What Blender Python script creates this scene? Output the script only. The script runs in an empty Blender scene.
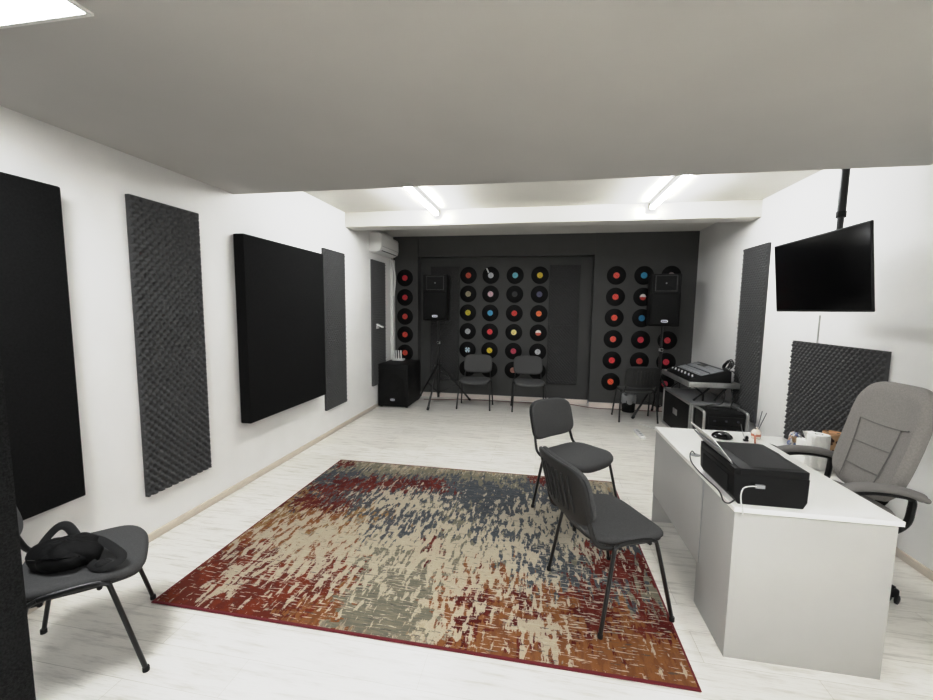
import bpy, bmesh, math, random
from mathutils import Vector, Matrix
random.seed(7)
PI = math.pi
sc = bpy.context.scene
C = sc.collection

# ------------------------------------------------------------------ room measures (metres)
XL, XR, YB, YR = -2.62, 2.442, 7.088, 7.282
YN = -1.7                      # wall behind the camera
ZC, YC = 2.591, 3.203          # lowered front ceiling and where it ends
ZU = 2.907                     # higher rear ceiling
YM, ZM = 5.245, 2.716          # ceiling beam

# ------------------------------------------------------------------ materials
def lin(c):
    return tuple(((v/255)/12.92 if v/255 <= .04045 else ((v/255+.055)/1.055)**2.4) for v in c) + (1.0,)

def nn(nt, t, **kw):
    n = nt.nodes.new(t)
    for k, v in kw.items(): setattr(n, k, v)
    return n

def mat(name, rgb, rough=.5, metal=0., var=.0, vscale=30., bump=0., bscale=200., spec=.5, coat=0., vec=None, emit=0.):
    m = bpy.data.materials.new(name); m.use_nodes = True
    nt = m.node_tree; b = nt.nodes['Principled BSDF']
    b.inputs['Base Color'].default_value = lin(rgb)
    b.inputs['Roughness'].default_value = rough
    b.inputs['Metallic'].default_value = metal
    b.inputs['Specular IOR Level'].default_value = spec
    b.inputs['Coat Weight'].default_value = coat
    if emit:
        b.inputs['Emission Color'].default_value = (1, 1, 1, 1); b.inputs['Emission Strength'].default_value = emit
    tc = nn(nt, 'ShaderNodeTexCoord')
    src = tc.outputs['Object']
    if vec:
        mp = nn(nt, 'ShaderNodeMapping'); mp.inputs['Scale'].default_value = vec
        nt.links.new(src, mp.inputs[0]); src = mp.outputs[0]
    if var:
        n = nn(nt, 'ShaderNodeTexNoise'); n.inputs['Scale'].default_value = vscale; n.inputs['Detail'].default_value = 4
        nt.links.new(src, n.inputs['Vector'])
        r = nn(nt, 'ShaderNodeValToRGB')
        lo = [max(0, c*(1-var)) for c in lin(rgb)[:3]]; hi = [min(1, c*(1+var)) for c in lin(rgb)[:3]]
        r.color_ramp.elements[0].color = lo+[1]; r.color_ramp.elements[1].color = hi+[1]
        r.color_ramp.elements[0].position = .3; r.color_ramp.elements[1].position = .7
        nt.links.new(n.outputs['Fac'], r.inputs[0]); nt.links.new(r.outputs[0], b.inputs['Base Color'])
    if bump:
        n = nn(nt, 'ShaderNodeTexNoise'); n.inputs['Scale'].default_value = bscale; n.inputs['Detail'].default_value = 3
        nt.links.new(src, n.inputs['Vector'])
        bp = nn(nt, 'ShaderNodeBump'); bp.inputs['Strength'].default_value = bump; bp.inputs['Distance'].default_value = .004
        nt.links.new(n.outputs['Fac'], bp.inputs['Height']); nt.links.new(bp.outputs[0], b.inputs['Normal'])
    return m

M = {}
M['wall'] = mat('white_wall_paint', (226, 225, 223), .75, var=.02, vscale=3, bump=.12, bscale=160, spec=.25)
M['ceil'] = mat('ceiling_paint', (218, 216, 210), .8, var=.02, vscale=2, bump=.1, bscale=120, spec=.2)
M['ceil_shaded'] = mat('ceiling_paint_shaded', (195, 193, 189), .8, var=.02, vscale=2, bump=.1, bscale=120, spec=.2)  # same ceiling paint, darkened in colour where no direct light falls
M['dark'] = mat('charcoal_wall_paint', (70, 70, 69), .66, var=.06, vscale=4, bump=.12, bscale=160, spec=.3)
M['skirt'] = mat('pale_skirting', (205, 196, 184), .5, var=.06, vscale=14, vec=(1, 1, 6))
M['skirt_w'] = mat('white_skirting', (225, 215, 208), .5)
M['foam'] = mat('charcoal_foam', (78, 78, 78), .95, var=.05, vscale=60, spec=.1)
M['foamd'] = mat('painted_dark_foam', (62, 62, 62), .95, var=.05, vscale=60, spec=.1)
M['felt'] = mat('black_felt', (23, 23, 23), .97, var=.25, vscale=90, bump=.5, bscale=500, spec=.12)
M['carpet'] = mat('black_fuzzy_carpet', (32, 32, 32), 1., var=.6, vscale=190, bump=1., bscale=330, spec=.1)
M['fabric'] = mat('grey_chair_fabric', (82, 82, 82), .95, var=.12, vscale=160, bump=.35, bscale=900, spec=.15)
M['shell'] = mat('black_plastic_shell', (30, 30, 30), .55, bump=.1, bscale=600)
M['tube'] = mat('black_painted_steel', (22, 22, 22), .35, spec=.5)
M['rubber'] = mat('black_rubber', (16, 16, 16), .8)
M['blk'] = mat('black_matt_plastic', (14, 14, 14), .5, bump=.08, bscale=500, spec=.3)
M['blk2'] = mat('black_textured_paint', (15, 15, 15), .6, bump=.3, bscale=420, spec=.22)
M['grille'] = mat('black_metal_grille', (10, 10, 10), .65, bump=.6, bscale=700, spec=.2)
M['prn'] = mat('black_printer_plastic', (11, 11, 12), .42, spec=.25, bump=.05, bscale=500)
M['gloss'] = mat('black_gloss', (8, 8, 9), .12, spec=.5)
M['screen'] = mat('black_screen', (5, 5, 6), .22, spec=.15)
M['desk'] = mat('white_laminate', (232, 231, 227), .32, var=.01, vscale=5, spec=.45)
M['desk_shaded'] = mat('white_laminate_shaded', (176, 175, 172), .4, var=.015, vscale=5, spec=.4)  # same white laminate, darkened in colour for the shaded upright faces
M['white'] = mat('white_plastic', (226, 226, 224), .45)
M['paper'] = mat('white_paper', (232, 231, 228), .9, bump=.15, bscale=60)
M['greypl'] = mat('grey_plastic', (150, 151, 152), .4)
M['alu'] = mat('brushed_aluminium', (190, 190, 188), .32, metal=.85, var=.08, vscale=40)
M['steel'] = mat('silver_metal', (200, 200, 200), .3, metal=.9)
M['lbl_w'] = mat('badge_white', (205, 206, 215), .5)
M['ograin'] = mat('grey_woven_upholstery', (146, 142, 138), .95, var=.10, vscale=130, bump=.3, bscale=700, spec=.15)
M['oseam'] = mat('grey_seam_thread', (122, 119, 116), .95)
M['opad'] = mat('grey_arm_pad', (124, 121, 118), .7)
M['vinyl'] = None
M['mix'] = mat('mixer_grey_panel', (138, 140, 142), .5, var=.1, vscale=60)
M['bag'] = mat('black_nylon', (9, 9, 9), .75, var=.3, vscale=40, bump=.5, bscale=70, spec=.25)
M['strap'] = mat('black_webbing', (13, 13, 13), .8, bump=.4, bscale=500)
M['orange'] = mat('copper_label', (176, 118, 92), .5)
M['glass'] = mat('frosted_bottle', (222, 214, 206), .15, spec=.6)
M['reed'] = mat('dark_reed', (52, 52, 60), .8)
M['cabw'] = mat('white_cable_jacket', (200, 200, 198), .5)
M['cabk'] = mat('black_cable_jacket', (20, 20, 20), .5)
M['cabr'] = mat('dull_red_cable_jacket', (112, 72, 66), .6)
M['cavity'] = mat('dark_cavity', (5, 5, 5), .9)
M['cushion_tan'] = None

def emission(name, col, s):
    m = bpy.data.materials.new(name); m.use_nodes = True; nt = m.node_tree
    nt.nodes.clear(); o = nn(nt, 'ShaderNodeOutputMaterial'); e = nn(nt, 'ShaderNodeEmission')
    e.inputs[0].default_value = col; e.inputs[1].default_value = s
    nt.links.new(e.outputs[0], o.inputs[0]); return m
M['tubeglow'] = emission('led_tube_diffuser', (.965, .985, 1, 1), 106)
M['panelglow'] = emission('led_panel_diffuser', (.965, .985, 1, 1), 40)

# helper for maths inside node trees
class G:
    def __init__(s, nt): s.nt = nt
    def _in(s, sock, v):
        if isinstance(v, bpy.types.NodeSocket): s.nt.links.new(v, sock)
        elif v is not None: sock.default_value = v
    def m(s, op, a, b=None, c=None, clamp=False):
        n = s.nt.nodes.new('ShaderNodeMath'); n.operation = op; n.use_clamp = clamp
        s._in(n.inputs[0], a); s._in(n.inputs[1], b); s._in(n.inputs[2], c); return n.outputs[0]
    def noise(s, vec, scale, detail=3, rough=.55, sc_=(1, 1, 1), off=(0, 0, 0)):
        mp = s.nt.nodes.new('ShaderNodeMapping'); mp.inputs['Scale'].default_value = sc_; mp.inputs['Location'].default_value = off
        s.nt.links.new(vec, mp.inputs[0])
        n = s.nt.nodes.new('ShaderNodeTexNoise'); n.inputs['Scale'].default_value = scale
        n.inputs['Detail'].default_value = detail; n.inputs['Roughness'].default_value = rough
        s.nt.links.new(mp.outputs[0], n.inputs['Vector']); return n.outputs['Fac']
    def mix(s, f, a, b):
        n = s.nt.nodes.new('ShaderNodeMix'); n.data_type = 'RGBA'
        s._in(n.inputs[0], f); s._in(n.inputs[6], a); s._in(n.inputs[7], b); return n.outputs[2]
    def step(s, v, lo, hi):
        n = s.nt.nodes.new('ShaderNodeMapRange'); n.interpolation_type = 'SMOOTHSTEP'
        s._in(n.inputs['Value'], v); s._in(n.inputs['From Min'], lo); s._in(n.inputs['From Max'], hi)
        return n.outputs['Result']

def floor_material():
    m = bpy.data.materials.new('whitewashed_plank_floor'); m.use_nodes = True; nt = m.node_tree
    b = nt.nodes['Principled BSDF']; g = G(nt)
    tc = nn(nt, 'ShaderNodeTexCoord'); v = tc.outputs['Object']
    br = nn(nt, 'ShaderNodeTexBrick'); br.offset = .37; br.offset_frequency = 2
    br.inputs['Scale'].default_value = 1; br.inputs['Brick Width'].default_value = 1.28; br.inputs['Row Height'].default_value = .192
    br.inputs['Mortar Size'].default_value = .0012; br.inputs['Mortar Smooth'].default_value = .3
    br.inputs['Color1'].default_value = lin((228, 225, 219)); br.inputs['Color2'].default_value = lin((220, 217, 210))
    br.inputs['Mortar'].default_value = lin((184, 180, 172)); br.inputs['Bias'].default_value = 0
    nt.links.new(v, br.inputs['Vector'])
    grain = g.noise(v, 3.2, 6, .65, (1.0, 9, 1))
    fine = g.noise(v, 14, 4, .6, (1.0, 14, 1))
    k = g.step(grain, .46, .74); k2 = g.step(fine, .5, .78)
    c = g.mix(g.m('MULTIPLY', k, .7), br.outputs['Color'], lin((176, 172, 164)))
    c = g.mix(g.m('MULTIPLY', k2, .4), c, lin((166, 161, 153)))
    nt.links.new(c, b.inputs['Base Color'])
    b.inputs['Roughness'].default_value = .3; b.inputs['Specular IOR Level'].default_value = .35
    bp = nn(nt, 'ShaderNodeBump'); bp.inputs['Strength'].default_value = .12; bp.inputs['Distance'].default_value = .002
    nt.links.new(br.outputs['Fac'], bp.inputs['Height']); bp.invert = True
    nt.links.new(bp.outputs[0], b.inputs['Normal'])
    return m
M['floor'] = floor_material()

def vinyl_material():
    m = bpy.data.materials.new('grooved_black_vinyl'); m.use_nodes = True; nt = m.node_tree
    b = nt.nodes['Principled BSDF']; g = G(nt)
    tc = nn(nt, 'ShaderNodeTexCoord')
    w = nn(nt, 'ShaderNodeTexWave'); w.wave_type = 'RINGS'; w.rings_direction = 'Y'
    w.inputs['Scale'].default_value = 60
    nt.links.new(tc.outputs['Object'], w.inputs['Vector'])
    bp = nn(nt, 'ShaderNodeBump'); bp.inputs['Strength'].default_value = .25; bp.inputs['Distance'].default_value = .001
    nt.links.new(w.outputs['Fac'], bp.inputs['Height']); nt.links.new(bp.outputs[0], b.inputs['Normal'])
    b.inputs['Base Color'].default_value = lin((7, 7, 8)); b.inputs['Roughness'].default_value = .5
    b.inputs['Specular IOR Level'].default_value = .15
    return m
M['vinyl'] = vinyl_material()

def rug_material():
    """abstract distressed weave; coordinates are the rug's own: x 0..2.82 along the near edge, y 0..2.2 away"""
    m = bpy.data.materials.new('distressed_abstract_weave'); m.use_nodes = True; nt = m.node_tree
    b = nt.nodes['Principled BSDF']; g = G(nt)
    tc = nn(nt, 'ShaderNodeTexCoord'); v = tc.outputs['Object']
    sep = nn(nt, 'ShaderNodeSeparateXYZ'); nt.links.new(v, sep.inputs[0])
    X, Y = sep.outputs[0], sep.outputs[1]
    strokes = [g.noise(v, 11, 4, .62, (2.6, .75, 1), (i*3.7, i*1.9, 0)) for i in range(5)]      # ragged strokes running away from the near edge
    dashes = [g.noise(v, 13, 3, .55, (.9, 6.5, 1), (i*2.3+5, i*4.1, 0)) for i in range(4)]        # short dashes across
    mid = [g.noise(v, 6, 6, .65, (1.2, .9, 1), (i*7.1, i*3.3, 0)) for i in range(3)]
    # ragged, dripping outlines: colour fields are pushed along y by a field that changes fast in x
    drip = g.noise(v, 8, 4, .65, (3.2, .45, 1), (2, 9, 0)); wob = g.noise(v, 7, 4, .6, (.7, 2.2, 1), (8, 3, 0))
    Yd = g.m('ADD', Y, g.m('MULTIPLY', g.m('SUBTRACT', drip, .5), .9)); Xd = g.m('ADD', X, g.m('MULTIPLY', g.m('SUBTRACT', wob, .5), .7))
    def blob(cx, cy, sx, sy):
        dx = g.m('DIVIDE', g.m('SUBTRACT', Xd, cx), sx*1.25); dy = g.m('DIVIDE', g.m('SUBTRACT', Yd, cy), sy*1.25)
        d = g.m('ADD', g.m('MULTIPLY', dx, dx), g.m('MULTIPLY', dy, dy))
        return g.m('SUBTRACT', 1.0, g.m('MULTIPLY', d, .5), clamp=True)
    def zone(blobs):
        r = None
        for q in blobs:
            k = blob(*q); r = k if r is None else g.m('MAXIMUM', r, k)
        return r
    def layer(base, col, z, tex, amt=1.0, thr=.55, gain=.45, soft=.025, col2=None, t2=None):
        val = g.m('ADD', g.m('MULTIPLY', g.m('SUBTRACT', z, .5), gain), tex) if z is not None else tex
        f = g.step(val, thr, thr+soft)
        c = col
        if col2: c = g.mix(g.step(t2, .46, .56), col, col2)
        return g.mix(g.m('MULTIPLY', f, amt), base, c)
    cream = lin((170, 160, 141)); cream2 = lin((150, 140, 121))
    c = g.mix(g.step(mid[0], .44, .58), cream, cream2)
    c = layer(c, lin((136, 112, 78)), None, strokes[2], .75, .555)
    c = layer(c, lin((128, 124, 112)), None, strokes[4], .75, .535)
    c = layer(c, lin((140, 108, 66)), zone([(.06, .9, .3, .5), (.42, 1.0, .35, .22), (.3, 1.35, .4, .25), (1.3, 1.75, .5, .25), (2.3, 1.4, .5, .3), (.9, 1.2, .3, .2)]), strokes[0], .9, .56)
    c = layer(c, lin((108, 105, 92)), zone([(1.25, .20, .28, .22), (1.25, .60, .30, .25), (1.75, 1.35, .6, .35), (2.55, .75, .35, .5), (2.0, .9, .5, .3), (.45, 1.75, .45, .25), (1.5, 1.9, .8, .2), (1.6, 1.05, .4, .2)]), mid[1], .92, .50, .62, .03, lin((124, 119, 102)), dashes[3])
    c = layer(c, lin((74, 80, 86)), zone([(1.07, 1.12, .28, .25), (1.6, 1.62, .6, .28), (1.2, 1.7, .5, .25), (2.2, .64, .4, .28), (2.14, .40, .25, .22), (.5, 1.45, .4, .3), (2.2, 1.7, .5, .3), (.75, 1.55, .4, .3), (2.65, 1.25, .3, .4), (2.6, .35, .15, .12), (2.0, 1.2, .5, .3), (.25, 1.7, .3, .2)]), strokes[1], .92, .525, .36, .025, lin((56, 62, 72)), dashes[0])
    c = layer(c, lin((132, 84, 44)), zone([(1.78, .36, .20, .26), (2.1, .18, .38, .26), (2.45, .16, .38, .26), (2.75, .12, .2, .22), (.86, .16, .14, .18)]), mid[2], .95, .42, .75, .03, lin((118, 70, 38)), strokes[0])
    c = layer(c, lin((128, 78, 42)), zone([(.45, 1.02, .2, .12), (.2, .75, .2, .2), (.1, .5, .15, .2), (.7, .55, .2, .2)]), strokes[4], .9, .555)
    c = layer(c, lin((97, 41, 31)), zone([(.14, .14, .20, .18), (.52, .18, .22, .22), (.78, .36, .18, .18), (.2, .42, .2, .12)]), strokes[3], 1, .46, .62, .025, lin((116, 50, 32)), mid[1])
    c = layer(c, lin((102, 41, 33)), zone([(.28, 1.5, .24, .09), (.28, 1.22, .28, .10), (.55, 1.68, .3, .10), (1.03, 1.76, .26, .10), (.08, 2.08, .14, .08), (2.14, 2.08, .16, .07), (2.63, .82, .2, .16), (2.52, .92, .12, .12), (1.74, .28, .08, .2), (2.40, .42, .1, .2), (1.35, .85, .09, .12), (2.7, .4, .1, .14), (2.05, .3, .06, .2)]), strokes[0], 1, .53, .45, .025, lin((82, 26, 24)), mid[0])
    c = layer(c, lin((177, 168, 151)), zone([(1.55, .78, .6, .42), (.85, .66, .5, .38), (.5, .75, .5, .3), (2.2, 1.25, .45, .35), (2.1, .22, .12, .16), (1.6, .35, .12, .35), (.32, .3, .1, .2), (1.0, 1.4, .4, .2)]), strokes[2], .92, .55, .24)
    c = layer(c, lin((174, 165, 148)), None, strokes[3], .9, .625)
    c = layer(c, lin((180, 171, 153)), None, dashes[1], .9, .66)
    c = layer(c, lin((180, 171, 155)), zone([(2.1, .45, .9, .4), (.8, .4, .8, .3)]), dashes[2], .9, .635, .14)
    c = layer(c, lin((74, 72, 68)), None, dashes[0], .7, .64)
    # fine dark mottling of the pile
    pile = g.noise(v, 260, 2, .6)
    c = g.mix(g.m('MULTIPLY', g.step(pile, .45, .7), .25), c, lin((62, 54, 46)))
    nt.links.new(c, b.inputs['Base Color'])
    b.inputs['Roughness'].default_value = .95; b.inputs['Specular IOR Level'].default_value = .1
    bp = nn(nt, 'ShaderNodeBump'); bp.inputs['Strength'].default_value = .5; bp.inputs['Distance'].default_value = .004
    hsum = g.m('ADD', pile, strokes[2]); nt.links.new(hsum, bp.inputs['Height']); nt.links.new(bp.outputs[0], b.inputs['Normal'])
    return m
M['rug'] = rug_material()
M['rugedge'] = mat('dark_red_binding', (104, 26, 34), .9, bump=.4, bscale=400)

def spots_material():
    m = bpy.data.materials.new('tan_with_brown_spots'); m.use_nodes = True; nt = m.node_tree
    b = nt.nodes['Principled BSDF']; g = G(nt); tc = nn(nt, 'ShaderNodeTexCoord')
    vo = nn(nt, 'ShaderNodeTexVoronoi'); vo.inputs['Scale'].default_value = 26
    nt.links.new(tc.outputs['Object'], vo.inputs['Vector'])
    c = g.mix(g.step(vo.outputs['Distance'], .34, .42), lin((62, 38, 26)), lin((204, 164, 122)))
    nt.links.new(c, b.inputs['Base Color']); b.inputs['Roughness'].default_value = .6
    return m
M['spots'] = spots_material()
def package_material():
    m = bpy.data.materials.new('blue_white_tan_print'); m.use_nodes = True; nt = m.node_tree
    b = nt.nodes['Principled BSDF']; g = G(nt); tc = nn(nt, 'ShaderNodeTexCoord')
    n1 = g.noise(tc.outputs['Object'], 18, 2); n2 = g.noise(tc.outputs['Object'], 14, 2, .5, (1, 1, 1), (5, 2, 1))
    c = g.mix(g.step(n1, .48, .54), lin((214, 212, 210)), lin((110, 124, 164)))
    c = g.mix(g.step(n2, .56, .62), c, lin((160, 134, 104)))
    nt.links.new(c, b.inputs['Base Color']); b.inputs['Roughness'].default_value = .35
    return m
M['package'] = package_material()

# ------------------------------------------------------------------ mesh builder
def catmull(pts, k=6):
    P = [Vector(p) for p in pts]
    if len(P) < 3: return P
    out = []
    for i in range(len(P)-1):
        p0 = P[max(i-1, 0)]; p1 = P[i]; p2 = P[i+1]; p3 = P[min(i+2, len(P)-1)]
        for j in range(k):
            t = j/k; t2 = t*t; t3 = t2*t
            out.append(.5*((2*p1)+(p2-p0)*t+(2*p0-5*p1+4*p2-p3)*t2+(3*p1-p0-3*p2+p3)*t3))
    out.append(P[-1]); return out

class MB:
    def __init__(s): s.v = []; s.f = []; s.mi = []; s.sm = []; s.cur = 0
    def add(s, vs, fs, smooth=False, mtx=None):
        o = len(s.v)
        s.v += [tuple((mtx @ Vector(q)) if mtx else q) for q in vs]
        for f in fs: s.f.append([i+o for i in f]); s.mi.append(s.cur); s.sm.append(smooth)
        return s
    def slot(s, i): s.cur = i; return s
    def box(s, c, size, bev=0., seg=2, rot=None, taper=None):
        bm = bmesh.new(); bmesh.ops.create_cube(bm, size=1)
        for q in bm.verts:
            q.co = Vector((q.co.x*size[0], q.co.y*size[1], q.co.z*size[2]))
            if taper: taper(q.co)
        if bev: bmesh.ops.bevel(bm, geom=list(bm.edges), offset=bev, segments=seg, affect='EDGES', profile=.5)
        mtx = Matrix.Translation(c) @ (rot.to_4x4() if rot else Matrix.Identity(4))
        bm.verts.index_update()
        s.add([q.co.copy() for q in bm.verts], [[q.index for q in f.verts] for f in bm.faces], bool(bev), mtx)
        bm.free(); return s
    def tube(s, pts, r, n=10, r2=None, closed=False, smoothk=0, radii=None, flat=None):
        P = catmull(pts, smoothk) if smoothk else [Vector(p) for p in pts]
        N = len(P); T = []
        for i in range(N):
            a = P[i-1] if (i > 0 or closed) else P[i]; b = P[(i+1) % N] if (i < N-1 or closed) else P[i]
            T.append((b-a).normalized())
        up = Vector(flat) if flat else (Vector((0, 0, 1)) if abs(T[0].z) < .9 else Vector((1, 0, 0)))
        nrm = (up - T[0]*up.dot(T[0])).normalized(); vs = []
        for i in range(N):
            if i: nrm = (nrm - T[i]*nrm.dot(T[i])).normalized()
            bn = T[i].cross(nrm)
            ra = radii[i*len(radii)//N] if radii else r
            rb = r2 if r2 else ra
            for k in range(n):
                a = 2*PI*k/n
                vs.append(P[i]+nrm*math.cos(a)*ra+bn*math.sin(a)*rb)
        fs = []
        for i in range(N if closed else N-1):
            j = (i+1) % N
            for k in range(n): fs.append([i*n+k, i*n+(k+1) % n, j*n+(k+1) % n, j*n+k])
        s.add(vs, fs, True)
        if not closed:
            o = len(vs); s.add(vs[:n], [list(range(n-1, -1, -1))]); s.add(vs[-n:], [list(range(n))])
        return s
    def lathe(s, prof, c=(0, 0, 0), n=24, axis='z', smooth=True):
        vs = []; fs = []
        for r, h in prof:
            for k in range(n):
                a = 2*PI*k/n; x, y = r*math.cos(a), r*math.sin(a)
                q = (x, y, h) if axis == 'z' else ((x, h, y) if axis == 'y' else (h, x, y))
                vs.append((q[0]+c[0], q[1]+c[1], q[2]+c[2]))
        for i in range(len(prof)-1):
            for k in range(n):
                f = [i*n+k, i*n+(k+1) % n, (i+1)*n+(k+1) % n, (i+1)*n+k]
                fs.append(f if axis != 'y' else f[::-1])
        cap0 = list(range(n-1, -1, -1)); cap1 = list(range((len(prof)-1)*n, len(prof)*n))
        fs.append(cap0 if axis != 'y' else cap0[::-1]); fs.append(cap1 if axis != 'y' else cap1[::-1])
        return s.add(vs, fs, smooth)
    def prism(s, poly, axis, a, b, bev=0):
        """poly: 2D outline, swept from a to b along axis x / y / z"""
        n = len(poly)
        def q(u, w, t): return {'x': (t, u, w), 'y': (u, t, w), 'z': (u, w, t)}[axis]
        vs = [q(u, w, a) for u, w in poly]+[q(u, w, b) for u, w in poly]
        fs = [list(range(n)), list(range(2*n-1, n-1, -1))]+[[i, (i+1) % n, n+(i+1) % n, n+i] for i in range(n)]
        bm = bmesh.new(); V = [bm.verts.new(x) for x in vs]
        for f in fs: bm.faces.new([V[i] for i in f])
        bmesh.ops.recalc_face_normals(bm, faces=bm.faces)
        if bev: bmesh.ops.bevel(bm, geom=list(bm.edges), offset=bev, segments=2, affect='EDGES', profile=.5)
        bm.verts.index_update()
        s.add([x.co.copy() for x in bm.verts], [[x.index for x in f.verts] for f in bm.faces], bool(bev)); bm.free(); return s
    def pad(s, fn, w, h, t, e=4., rings=5, seg=56, dome=.0, edge=.3, taper=0.):
        """cushion: superellipse outline w x h, thickness t; fn maps local (x, y, z) to the place"""
        def outline(a, k):
            ca, sa = math.cos(a), math.sin(a)
            x = abs(ca)**(2/e)*math.copysign(1, ca)*w/2*k; y = abs(sa)**(2/e)*math.copysign(1, sa)*h/2*k
            return x*(1+taper*y/h), y
        prof = [(.001, -t/2)]
        for i in range(1, 4): prof.append((i/4*.92, -t/2))
        rr = edge*t
        for i in range(rings+1):
            a = -PI/2+PI*i/rings
            prof.append((1-rr*2/min(w, h)*(1-math.cos(a)), math.sin(a)*t/2))
        for i in (3, 2, 1): prof.append((i/4*.92, t/2+dome*(1-(i/4)**2)))
        prof.append((.001, t/2+dome))
        vs = []; fs = []
        for k, z in prof:
            for j in range(seg):
                x, y = outline(2*PI*j/seg, k); vs.append(fn(x, y, z))
        for i in range(len(prof)-1):
            for j in range(seg): fs.append([i*seg+j, i*seg+(j+1) % seg, (i+1)*seg+(j+1) % seg, (i+1)*seg+j])
        fs.append(list(range(seg-1, -1, -1))); fs.append([len(vs)-seg+j for j in range(seg)])
        return s.add(vs, fs, True)
    def mesh(s, name, mats):
        me = bpy.data.meshes.new(name); me.from_pydata([tuple(x) for x in s.v], [], s.f)
        for x in (mats if isinstance(mats, (list, tuple)) else [mats]): me.materials.append(x)
        me.polygons.foreach_set('material_index', s.mi); me.polygons.foreach_set('use_smooth', s.sm)
        me.update(); return me
    def build(s, name, mats, parent=None, sharp=True):
        me = s.mesh(name, mats)
        o = bpy.data.objects.new(name, me); C.objects.link(o)
        if sharp and any(s.sm):
            try: me.set_sharp_from_angle(angle=math.radians(42))
            except Exception: pass
        if parent: o.parent = parent
        return o

def tag(o, label=None, cat=None, group=None, kind=None):
    if label: o['label'] = label
    if cat: o['category'] = cat
    if group: o['group'] = group
    if kind: o['kind'] = kind
    return o
def thing(name, label, cat, loc=(0, 0, 0), rz=0., group=None):
    o = bpy.data.objects.new(name, None); C.objects.link(o); o.location = loc; o.rotation_euler = (0, 0, rz)
    o.empty_display_size = .1
    return tag(o, label, cat, group)
def struct(name, mb, m, parent=None):
    o = mb.build(name, m, parent)
    if not parent: o['kind'] = 'structure'
    return o
def dup(root, loc, rz, label=None, group=None):
    r = root.copy(); C.objects.link(r); r.location = loc; r.rotation_euler = (0, 0, rz)
    if label: r['label'] = label
    if group: r['group'] = group
    for ch in list(root.children):
        c = ch.copy(); C.objects.link(c); c.parent = r
        for gch in list(ch.children):
            d = gch.copy(); C.objects.link(d); d.parent = c
    return r
def span(a, b): return ((a[0]+b[0])/2, (a[1]+b[1])/2, (a[2]+b[2])/2), (abs(a[0]-b[0]), abs(a[1]-b[1]), abs(a[2]-b[2]))
def bx(a, b, bev=0, mb=None):
    c, z = span(a, b); return (mb or MB()).box(c, z, bev)

# ------------------------------------------------------------------ room shell
T = .12
struct('floor', bx((XL-T, YN-T, -.1), (XR+T, YR+T, 0)), M['floor'])
struct('wall_left', bx((XL-T, YN, 0), (XL, YR, 3.05)), M['wall'])
struct('wall_right', bx((XR, YN, 0), (XR+T, YR, 3.05)), M['wall'])
struct('wall_near', bx((XL-T, YN-T, 0), (XR+T, YN, 3.05)), M['wall'])
struct('wall_back', bx((XL-T, YR, .078), (XR+T, YR+T, 3.05)), M['dark'])
struct('trim_2', bx((XL, YB, .078), (-2.158, YR, ZU)), M['dark'])
struct('trim_3', bx((.868, YB, .085), (XR, YR, ZU)), M['dark'])
struct('trim_4', bx((-2.158, YB+.012, 2.552), (.868, YR, ZU)), M['dark'])
struct('ceiling', bx((XL, YN, ZC), (XR, YC, ZU+.12)), M['ceil_shaded'])
struct('ceiling', bx((XL, YC, ZU), (XR, YR, ZU+.12)), M['ceil'])
struct('trim_5', bx((XL, YM, ZM), (XR, YM+.26, ZU), .004), M['ceil'])
struct('baseboard_left', bx((XL, YN, 0), (XL+.014, YB, .058), .003), M['skirt'])
struct('baseboard_right', bx((XR-.014, YN, 0), (XR, YB, .058), .003), M['skirt'])
struct('baseboard_back', bx((-2.158, YR-.012, 0), (.868, YR+.01, .08)), M['skirt_w'])
struct('baseboard_back', bx((.868, YB-.012, 0), (XR-.014, YB+.01, .088)), M['skirt_w'])
struct('baseboard_back', bx((XL+.014, YB-.012, 0), (-2.158, YB+.01, .08)), M['skirt_w'])
struct('trim_1', bx((XL, 6.93, .06), (XL+.05, 7.04, ZU-.42), .006), M['white'])

# ------------------------------------------------------------------ lights
def tube_light(x, label):
    t = thing('ceiling_tube_light', label, 'ceiling light', (x, 4.46, ZU), 0, 'tube lights on the raised ceiling')
    MB().box((0, 0, -.025), (.058, 1.46, .05), .004).build('housing', M['white'], t)
    mb = MB()
    prof = [(-.018, -.049), (-.026, -.060), (-.026, -.074), (-.016, -.086), (0, -.090), (.016, -.086), (.026, -.074), (.026, -.060), (.018, -.049)]
    mb.prism(prof, 'y', -.715, .715); mb.build('diffuser', M['tubeglow'], t)
    for s in (-1, 1): MB().box((0, s*.724, -.068), (.056, .016, .05), .004).build('end_cap', M['white'], t)
tube_light(-1.335, 'glowing white tube light on the raised ceiling, nearer the air conditioner')
tube_light(1.255, 'glowing white tube light on the raised ceiling, nearer the television pole')
def panel_light(x, y, label):
    t = thing('ceiling_panel_light', label, 'ceiling light', (x, y, ZC), 0, 'square panels in the lowered ceiling')
    mb = MB()
    for s in (-1, 1):
        mb.box((s*.293, 0, -.004), (.014, .6, .008)); mb.box((0, s*.293, -.004), (.572, .014, .008))
    mb.build('frame', M['white'], t)
    MB().box((0, 0, -.003), (.572, .572, .005)).build('diffuser', M['panelglow'], t)
panel_light(-1.785, .91, 'bright square panel light in the lowered ceiling, cut by the frame corner')
panel_light(-.4, -.95, 'added square fill light in the lowered ceiling, unseen behind the viewpoint')  # extra lamp out of view, added to brighten the front of the room
panel_light(1.0, -.1, 'added square fill light in the lowered ceiling, unseen above the viewpoint')  # unseen lamp put in for more light on the near faces

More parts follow.
